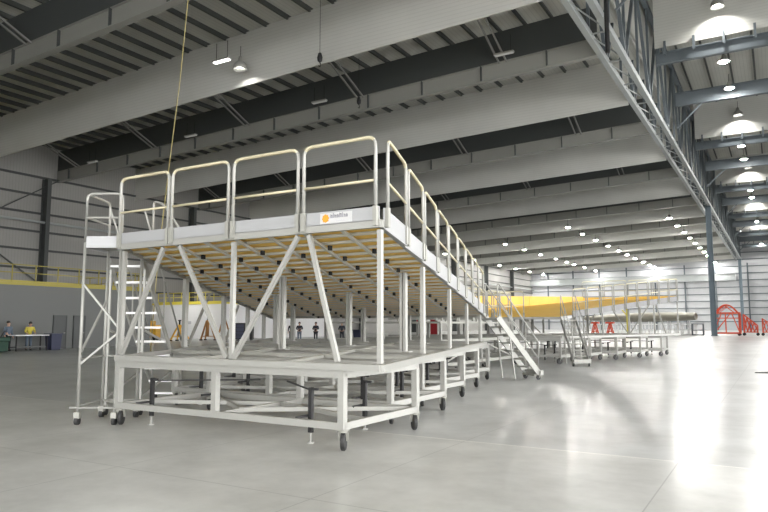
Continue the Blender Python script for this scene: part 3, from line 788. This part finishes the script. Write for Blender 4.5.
# ------------------------------------------------------------------ workshop things at left back
def tripod_jack(x, y, h, mt, label, sc=1.0):
    root = empty('tripod_jack', (x,y,0)); tag(root, label, 'aircraft jack', 'tripod jacks by the white block')
    for k3 in range(3):
        a = k3*2*PI/3+.5; m = MB(); m.beam((1.0*sc*math.cos(a),1.0*sc*math.sin(a),.12),(.15*math.cos(a),.15*math.sin(a),h*.85),.12); m.build('leg', M[mt], root)
        m = MB(); m.cyl((1.0*sc*math.cos(a),1.0*sc*math.sin(a),0),(1.0*sc*math.cos(a),1.0*sc*math.sin(a),.1),.16,10); m.build('foot', M['dark'], root)
    m = MB(); m.cyl((0,0,.35),(0,0,h*.9),.17,12); m.build('cylinder', M[mt], root, smooth=True)
    m = MB(); m.cyl((0,0,h*.9),(0,0,h*1.1),.08,10); m.lathe([(.1,0),(.18,.05),(.1,.12)],(0,0,h*1.1),10); m.build('ram', M['dark'], root)
    m = MB()
    for k3 in range(3):
        a = k3*2*PI/3+.5; b = a+2*PI/3; m.beam((.8*sc*math.cos(a),.8*sc*math.sin(a),.4),(.8*sc*math.cos(b),.8*sc*math.sin(b),.4),.07)
    m.build('tie_frame', M[mt], root)
tripod_jack(-48.9,44.3,1.7,'amber','amber tripod jack with splayed legs in front of the white block')
tripod_jack(-48.6,47.6,2.2,'rust','brown tripod jack, left of the two tall brown ones before the white block',.8)
tripod_jack(-47.2,48.4,2.4,'rust','brown tripod jack, right of the two tall brown ones before the white block',.8)
ct = empty('power_cart', (-51.6,43.2,0),.4); tag(ct, 'amber wheeled power cart at the left corner of the white block', 'cart')
m = MB(); m.box(-.8,.8,-.5,.5,.3,1.5); m.box(-.6,.3,-.45,.45,1.5,1.9); m.build('body', M['amber'], ct, bevel=.06)
m = MB(); m.box(-.5,.2,-.52,-.5,.8,1.3); m.build('grille', M['dark'], ct)
for x in (-.55,.55):
    for y in (-.45,.45): m = MB(); m.tube([(x,y-.06,.2),(x,y+.06,.2)],.2,12); m.build('wheel', M['black'], ct)
cb = empty('tool_cabinet', (-43.6,47.5,0),.5); tag(cb, 'black tool cabinet with a blue front seen through the near dock struts', 'cabinet')
m = MB(); m.box(-.8,.8,-.4,.4,.15,1.7); m.build('body', M['dark'], cb, bevel=.03)
for i in range(4):
    m = MB(); m.box(-.7,.0,-.43,-.4,.25+.34*i,.55+.34*i); m.build('drawer', M['binblue'], cb)
for x in (-.65,.65):
    for y in (-.3,.3): m = MB(); m.tube([(x,y-.03,.075),(x,y+.03,.075)],.075,8); m.build('wheel', M['black'], cb)
def bin_(x, y, mt, label, w=.36, h=.95):
    root = empty('waste_bin', (x,y,0)); tag(root, label, 'bin')
    m = MB(); m.add([(-w*.85,-w*.85,.0),(w*.85,-w*.85,0),(w*.85,w*.85,0),(-w*.85,w*.85,0),(-w,-w,h),(w,-w,h),(w,w,h),(-w,w,h)],[(0,3,2,1),(4,5,6,7),(0,1,5,4),(1,2,6,5),(2,3,7,6),(3,0,4,7)]); m.build('body', M[mt], root, bevel=.03)
    m = MB(); m.box(-w-.04,w+.04,-w-.04,w+.04,h,h+.06); m.build('lid', M[mt], root)
bin_(-39.0,25.2,'binblue','black bin standing right of the table by the grey office wall')
bin_(-34.2,53,'binblue','navy bin on the floor seen between posts under the near dock', .45, 1.0)
# table with things, two people
tb = empty('work_table', (-38.9,23.5,0), PI/2); tag(tb, 'long white-topped work table in front of the grey office wall', 'table')
m = MB(); m.box(-1.0,1.1,-.4,.4,.9,.95); m.build('tabletop', M['white'], tb)
for x in (-.9,1.0):
    for y in (-.33,.33): m = MB(); m.beam((x,y,0),(x,y,.9),.05); m.build('leg', M['dark'], tb)
m = MB(); m.box(-.9,1.0,-.3,.3,.2,.25); m.build('shelf', M['office'], tb)
gb = MB(); gb.box(-.55,.55,-.35,.35,.6,.85); gb.box(-.5,.5,-.3,.3,.03,.6); o = gb.build('covered_cart', [M['green']], origin=(0,0,0), bevel=.05); o.location=(-38.6,21.6,0)
tag(o, 'low cart under a dark green cover left of the white table', 'cart')
yt = empty('pallet_jack', (-37.6,20.3,0), 1.2); tag(yt, 'yellow pallet jack on the floor at the far left edge', 'pallet jack')
m = MB(); m.box(-.9,.4,-.27,-.1,.08,.16); m.box(-.9,.4,.1,.27,.08,.16); m.box(.35,.65,-.27,.27,.1,.6); m.build('forks', M['yellow'], yt)
m = MB(); m.tube([(.55,0,.55),(.9,0,1.2)],.03,6); m.tube([(.9,-.15,1.2),(.9,.15,1.2)],.03,6); m.build('handle', M['dark'], yt)
m = MB(); m.tube([(.5,-.08,.09),(.5,.08,.09)],.09,10); m.build('wheel', M['black'], yt)

def skinmesh(name, V_, E_, R_, mt, parent, root_i=0, sub=1):
    me = bpy.data.meshes.new(name); me.from_pydata(V_, E_, []); me.materials.append(mt)
    o = bpy.data.objects.new(name, me); COL.objects.link(o); o.parent = parent
    sk = o.modifiers.new('skin', 'SKIN'); sk.use_smooth_shade = True
    if not me.skin_vertices: me.skin_vertices.new(name='')
    for i, r in enumerate(R_): me.skin_vertices[0].data[i].radius = (r, r) if not isinstance(r, tuple) else r
    for i in range(len(V_)): me.skin_vertices[0].data[i].use_root = (i == root_i)
    su = o.modifiers.new('sub', 'SUBSURF'); su.levels = sub; su.render_levels = sub
    return o
def person(x, y, rz, label, top, legs, lean=0.0, arms='down'):
    root = empty('person', (x,y,0), rz); tag(root, label, 'person')
    def P(a, b, z):   # forward lean about the hips
        if z > .95: h = z-.95; return (a, b - h*math.sin(lean), .95 + h*math.cos(lean))
        return (a, b, z)
    if arms == 'down':
        eL, hL, eR, hR = (.27,.02,1.12), (.27,-.08,.86), (-.27,.02,1.12), (-.27,-.08,.86)
    elif arms == 'fold':
        eL, hL, eR, hR = (.28,-.02,1.15), (.08,-.24,1.18), (-.28,-.02,1.15), (-.08,-.24,1.13)
    else:
        eL, hL, eR, hR = (.27,-.12,1.15), (.22,-.42,1.06), (-.27,-.12,1.15), (-.22,-.42,1.06)
    V_ = [P(0,0,.95),P(0,-.01,1.15),P(0,0,1.36),P(0,0,1.47),P(0,-.015,1.56),P(0,-.03,1.63),P(0,-.01,1.71),
          P(.19,0,1.40),P(*eL),P(*hL), P(-.19,0,1.40),P(*eR),P(*hR),
          (.10,0,.90),(.11,-.02,.50),(.11,.03,.08),(.12,-.15,.04), (-.10,0,.90),(-.11,-.02,.50),(-.11,.03,.08),(-.12,-.15,.04)]
    R_ = [.13,.125,.14,.055,.075,.088,.06,.065,.045,.03,.065,.045,.03,.085,.06,.042,.035,.085,.06,.042,.035]
    E_ = [(0,1),(1,2),(2,3),(3,4),(4,5),(5,6),(2,7),(7,8),(8,9),(2,10),(10,11),(11,12),(0,13),(13,14),(14,15),(15,16),(0,17),(17,18),(18,19),(19,20)]
    for h, e in ((9, 8), (12, 11)):   # four fingers and a thumb on each hand
        hv = Vector(V_[h]); d = (hv-Vector(V_[e])).normalized(); s = d.cross(Vector((0,0,1)) if abs(d.z) < .9 else Vector((0,1,0))).normalized()
        for k4, (off, ln) in enumerate(((-.028,.085),(-.010,.10),(.010,.095),(.028,.075),(-.04,.05))):
            p1 = hv + d*(.05 if k4 < 4 else .01) + s*off; p2 = p1 + d*ln*(.9 if k4 < 4 else .5) + s*off*.3 + Vector((0,-.015,0))
            V_ += [tuple(p1), tuple(p2)]; R_ += [.010,.008]; E_ += [(h, len(V_)-2), (len(V_)-2, len(V_)-1)]
    skinmesh('body', V_, E_, R_, M['skin'], root)
    TV = V_[:3] + [V_[3]] + V_[7:9] + V_[10:12]
    wl = Vector(V_[8]).lerp(Vector(V_[9]), .8); wr = Vector(V_[11]).lerp(Vector(V_[12]), .8)
    TV = [P(0,0,.9),V_[1],V_[2],P(0,0,1.44),V_[7],V_[8],tuple(wl),V_[10],V_[11],tuple(wr)]
    skinmesh('jacket', TV, [(0,1),(1,2),(2,3),(2,4),(4,5),(5,6),(2,7),(7,8),(8,9)], [.15,.15,.165,.07,.085,.062,.05,.085,.062,.05], M[top], root)
    LV = [(0,0,.94),(.10,0,.86),(.11,-.02,.50),(.11,.03,.10),(-.10,0,.86),(-.11,-.02,.50),(-.11,.03,.10)]
    skinmesh('trousers', LV, [(0,1),(1,2),(2,3),(0,4),(4,5),(5,6)], [.15,.105,.078,.06,.105,.078,.06], M[legs], root)
    for sx in (-.115,.115):
        m = MB(); m.lathe([(.05,0),(.06,.03),(.045,.09)], (0,0,0), 8); o = m.build('shoe', M['black'], root, smooth=True); o.location = (sx,-.06,0); o.scale = (1,2.3,1)
    hc = Vector(P(0,0,1.665)); m = MB(); m.lathe([(.02,-.10),(.08,-.07),(.105,0),(.095,.06),(.05,.105),(.01,.115)], (0,0,0), 12); o = m.build('hair', M['hair'], root, smooth=True); o.location = (hc.x, hc.y+.02, hc.z+.02)
    # face: eyes, nose, mouth, ears
    fc = Vector(P(0,-.115,1.63)); m = MB()
    for sx in (-.032,.032): m.box(fc.x+sx-.012, fc.x+sx+.012, fc.y-.005, fc.y+.02, fc.z+.0, fc.z+.014)
    m.build('eyes', M['hair'], root)
    m = MB(); m.beam((fc.x,fc.y+.01,fc.z),(fc.x,fc.y-.018,fc.z-.04),.02); m.box(fc.x-.025,fc.x+.025,fc.y-.0,fc.y+.02,fc.z-.075,fc.z-.065)
    for sx in (-.1,.1): m.box(fc.x+sx-.01,fc.x+sx+.01,fc.y+.1,fc.y+.13,fc.z-.03,fc.z+.03)
    m.build('face', M['skin'], root)
    return root
person(-39.65,24.0,PI/2-.3,'person in a yellow vest leaning over the white table at far left','hivis','jeans',lean=.35,arms='reach')
person(-39.72,22.75,PI/2+.2,'person in dark clothes left of the person in the yellow vest','jeans','navy')
pl = ('first from the left, arms at the sides','second from the left, arms folded','third from the left, arms folded','fourth from the left, arms at the sides','rightmost, arms held forward')
for i, (x, y, a) in enumerate(((-37.5,46.9,'down'),(-36.9,47.3,'fold'),(-35.6,48.0,'fold'),(-34.66,48.6,'down'),(-33.6,49.2,'reach'))):
    person(x, y, .5+.25*math.sin(i*2.3), 'person in dark clothes under the near dock, ' + pl[i], 'navy', 'jeans' if i % 2 else 'navy', arms=a)
# orange trestles and a yellow hoist seen through the second dock
for i, (x, y) in enumerate(((-19.5,84),(-18.0,85.5))):
    root = empty('orange_trestle', (x,y,0)); tag(root, 'small orange-red trestle seen under the second dock, ' + ('left one' if i == 0 else 'right one'), 'trestle')
    for sy in (-.4,.4):
        m = MB(); m.beam((-.45,sy,0),(0,sy,1.7),.12); m.beam((.45,sy,0),(0,sy,1.7),.12); m.beam((-.25,sy,.7),(.25,sy,.7),.1); m.build('leg_frame', M['red'], root)
    m = MB(); m.box(-.45,.45,-.5,.5,1.65,1.85); m.build('top_beam', M['red'], root)
ho = empty('yellow_hoist', (-15.8,85,0)); tag(ho, 'yellow jib hoist on a post seen right of the orange trestles', 'hoist')
m = MB(); m.beam((0,0,0),(0,0,3.9),.25); m.build('mast', M['yellow'], ho)
m = MB(); m.beam((-1.3,0,3.6),(.6,0,3.9),.2); m.beam((0,0,2.6),(-.9,0,3.65),.14); m.build('jib', M['yellow'], ho)
m = MB(); m.box(-.7,.7,-.5,.5,0,.25); m.build('foot', M['yellow'], ho)

# ------------------------------------------------------------------ camera, daylight, exposure
cam = bpy.data.cameras.new('camera'); co = bpy.data.objects.new('camera', cam); COL.objects.link(co)
cam.sensor_width = 36; cam.sensor_fit = 'HORIZONTAL'; cam.lens = 36*660/768; cam.clip_end = 500
P = math.atan(68/660); TH = math.atan(394/math.hypot(660, 68))
co.location = (0,0,1.6); co.rotation_euler = (PI/2+P, 0, TH)
S.camera = co
w = bpy.data.worlds.new('world'); S.world = w; w.use_nodes = True
bg = w.node_tree.nodes['Background']; bg.inputs[0].default_value = (1.0,.992,.98,1); bg.inputs[1].default_value = 2.3
# walls round the open hangar doors, behind and to the right of the camera
m = MB(); m.box(XR, XR+.3, YF, YB, 13, 25); m.box(XR, XR+.3, 60, YB, 0, 13); struct(m.build('wall_right', M['wallsheet'], origin=(0,0,0)))
m = MB(); m.box(XL, XR, YF-.3, YF, 12, 25); m.box(XL, -22, YF-.3, YF, 0, 12); struct(m.build('wall_front', M['wallsheet'], origin=(0,0,0)))
S.view_settings.view_transform = 'Standard'; S.view_settings.look = 'None'; S.view_settings.gamma = 1
S.view_settings.exposure = 1.9
try: S.cycles.use_denoising = True
except Exception: pass
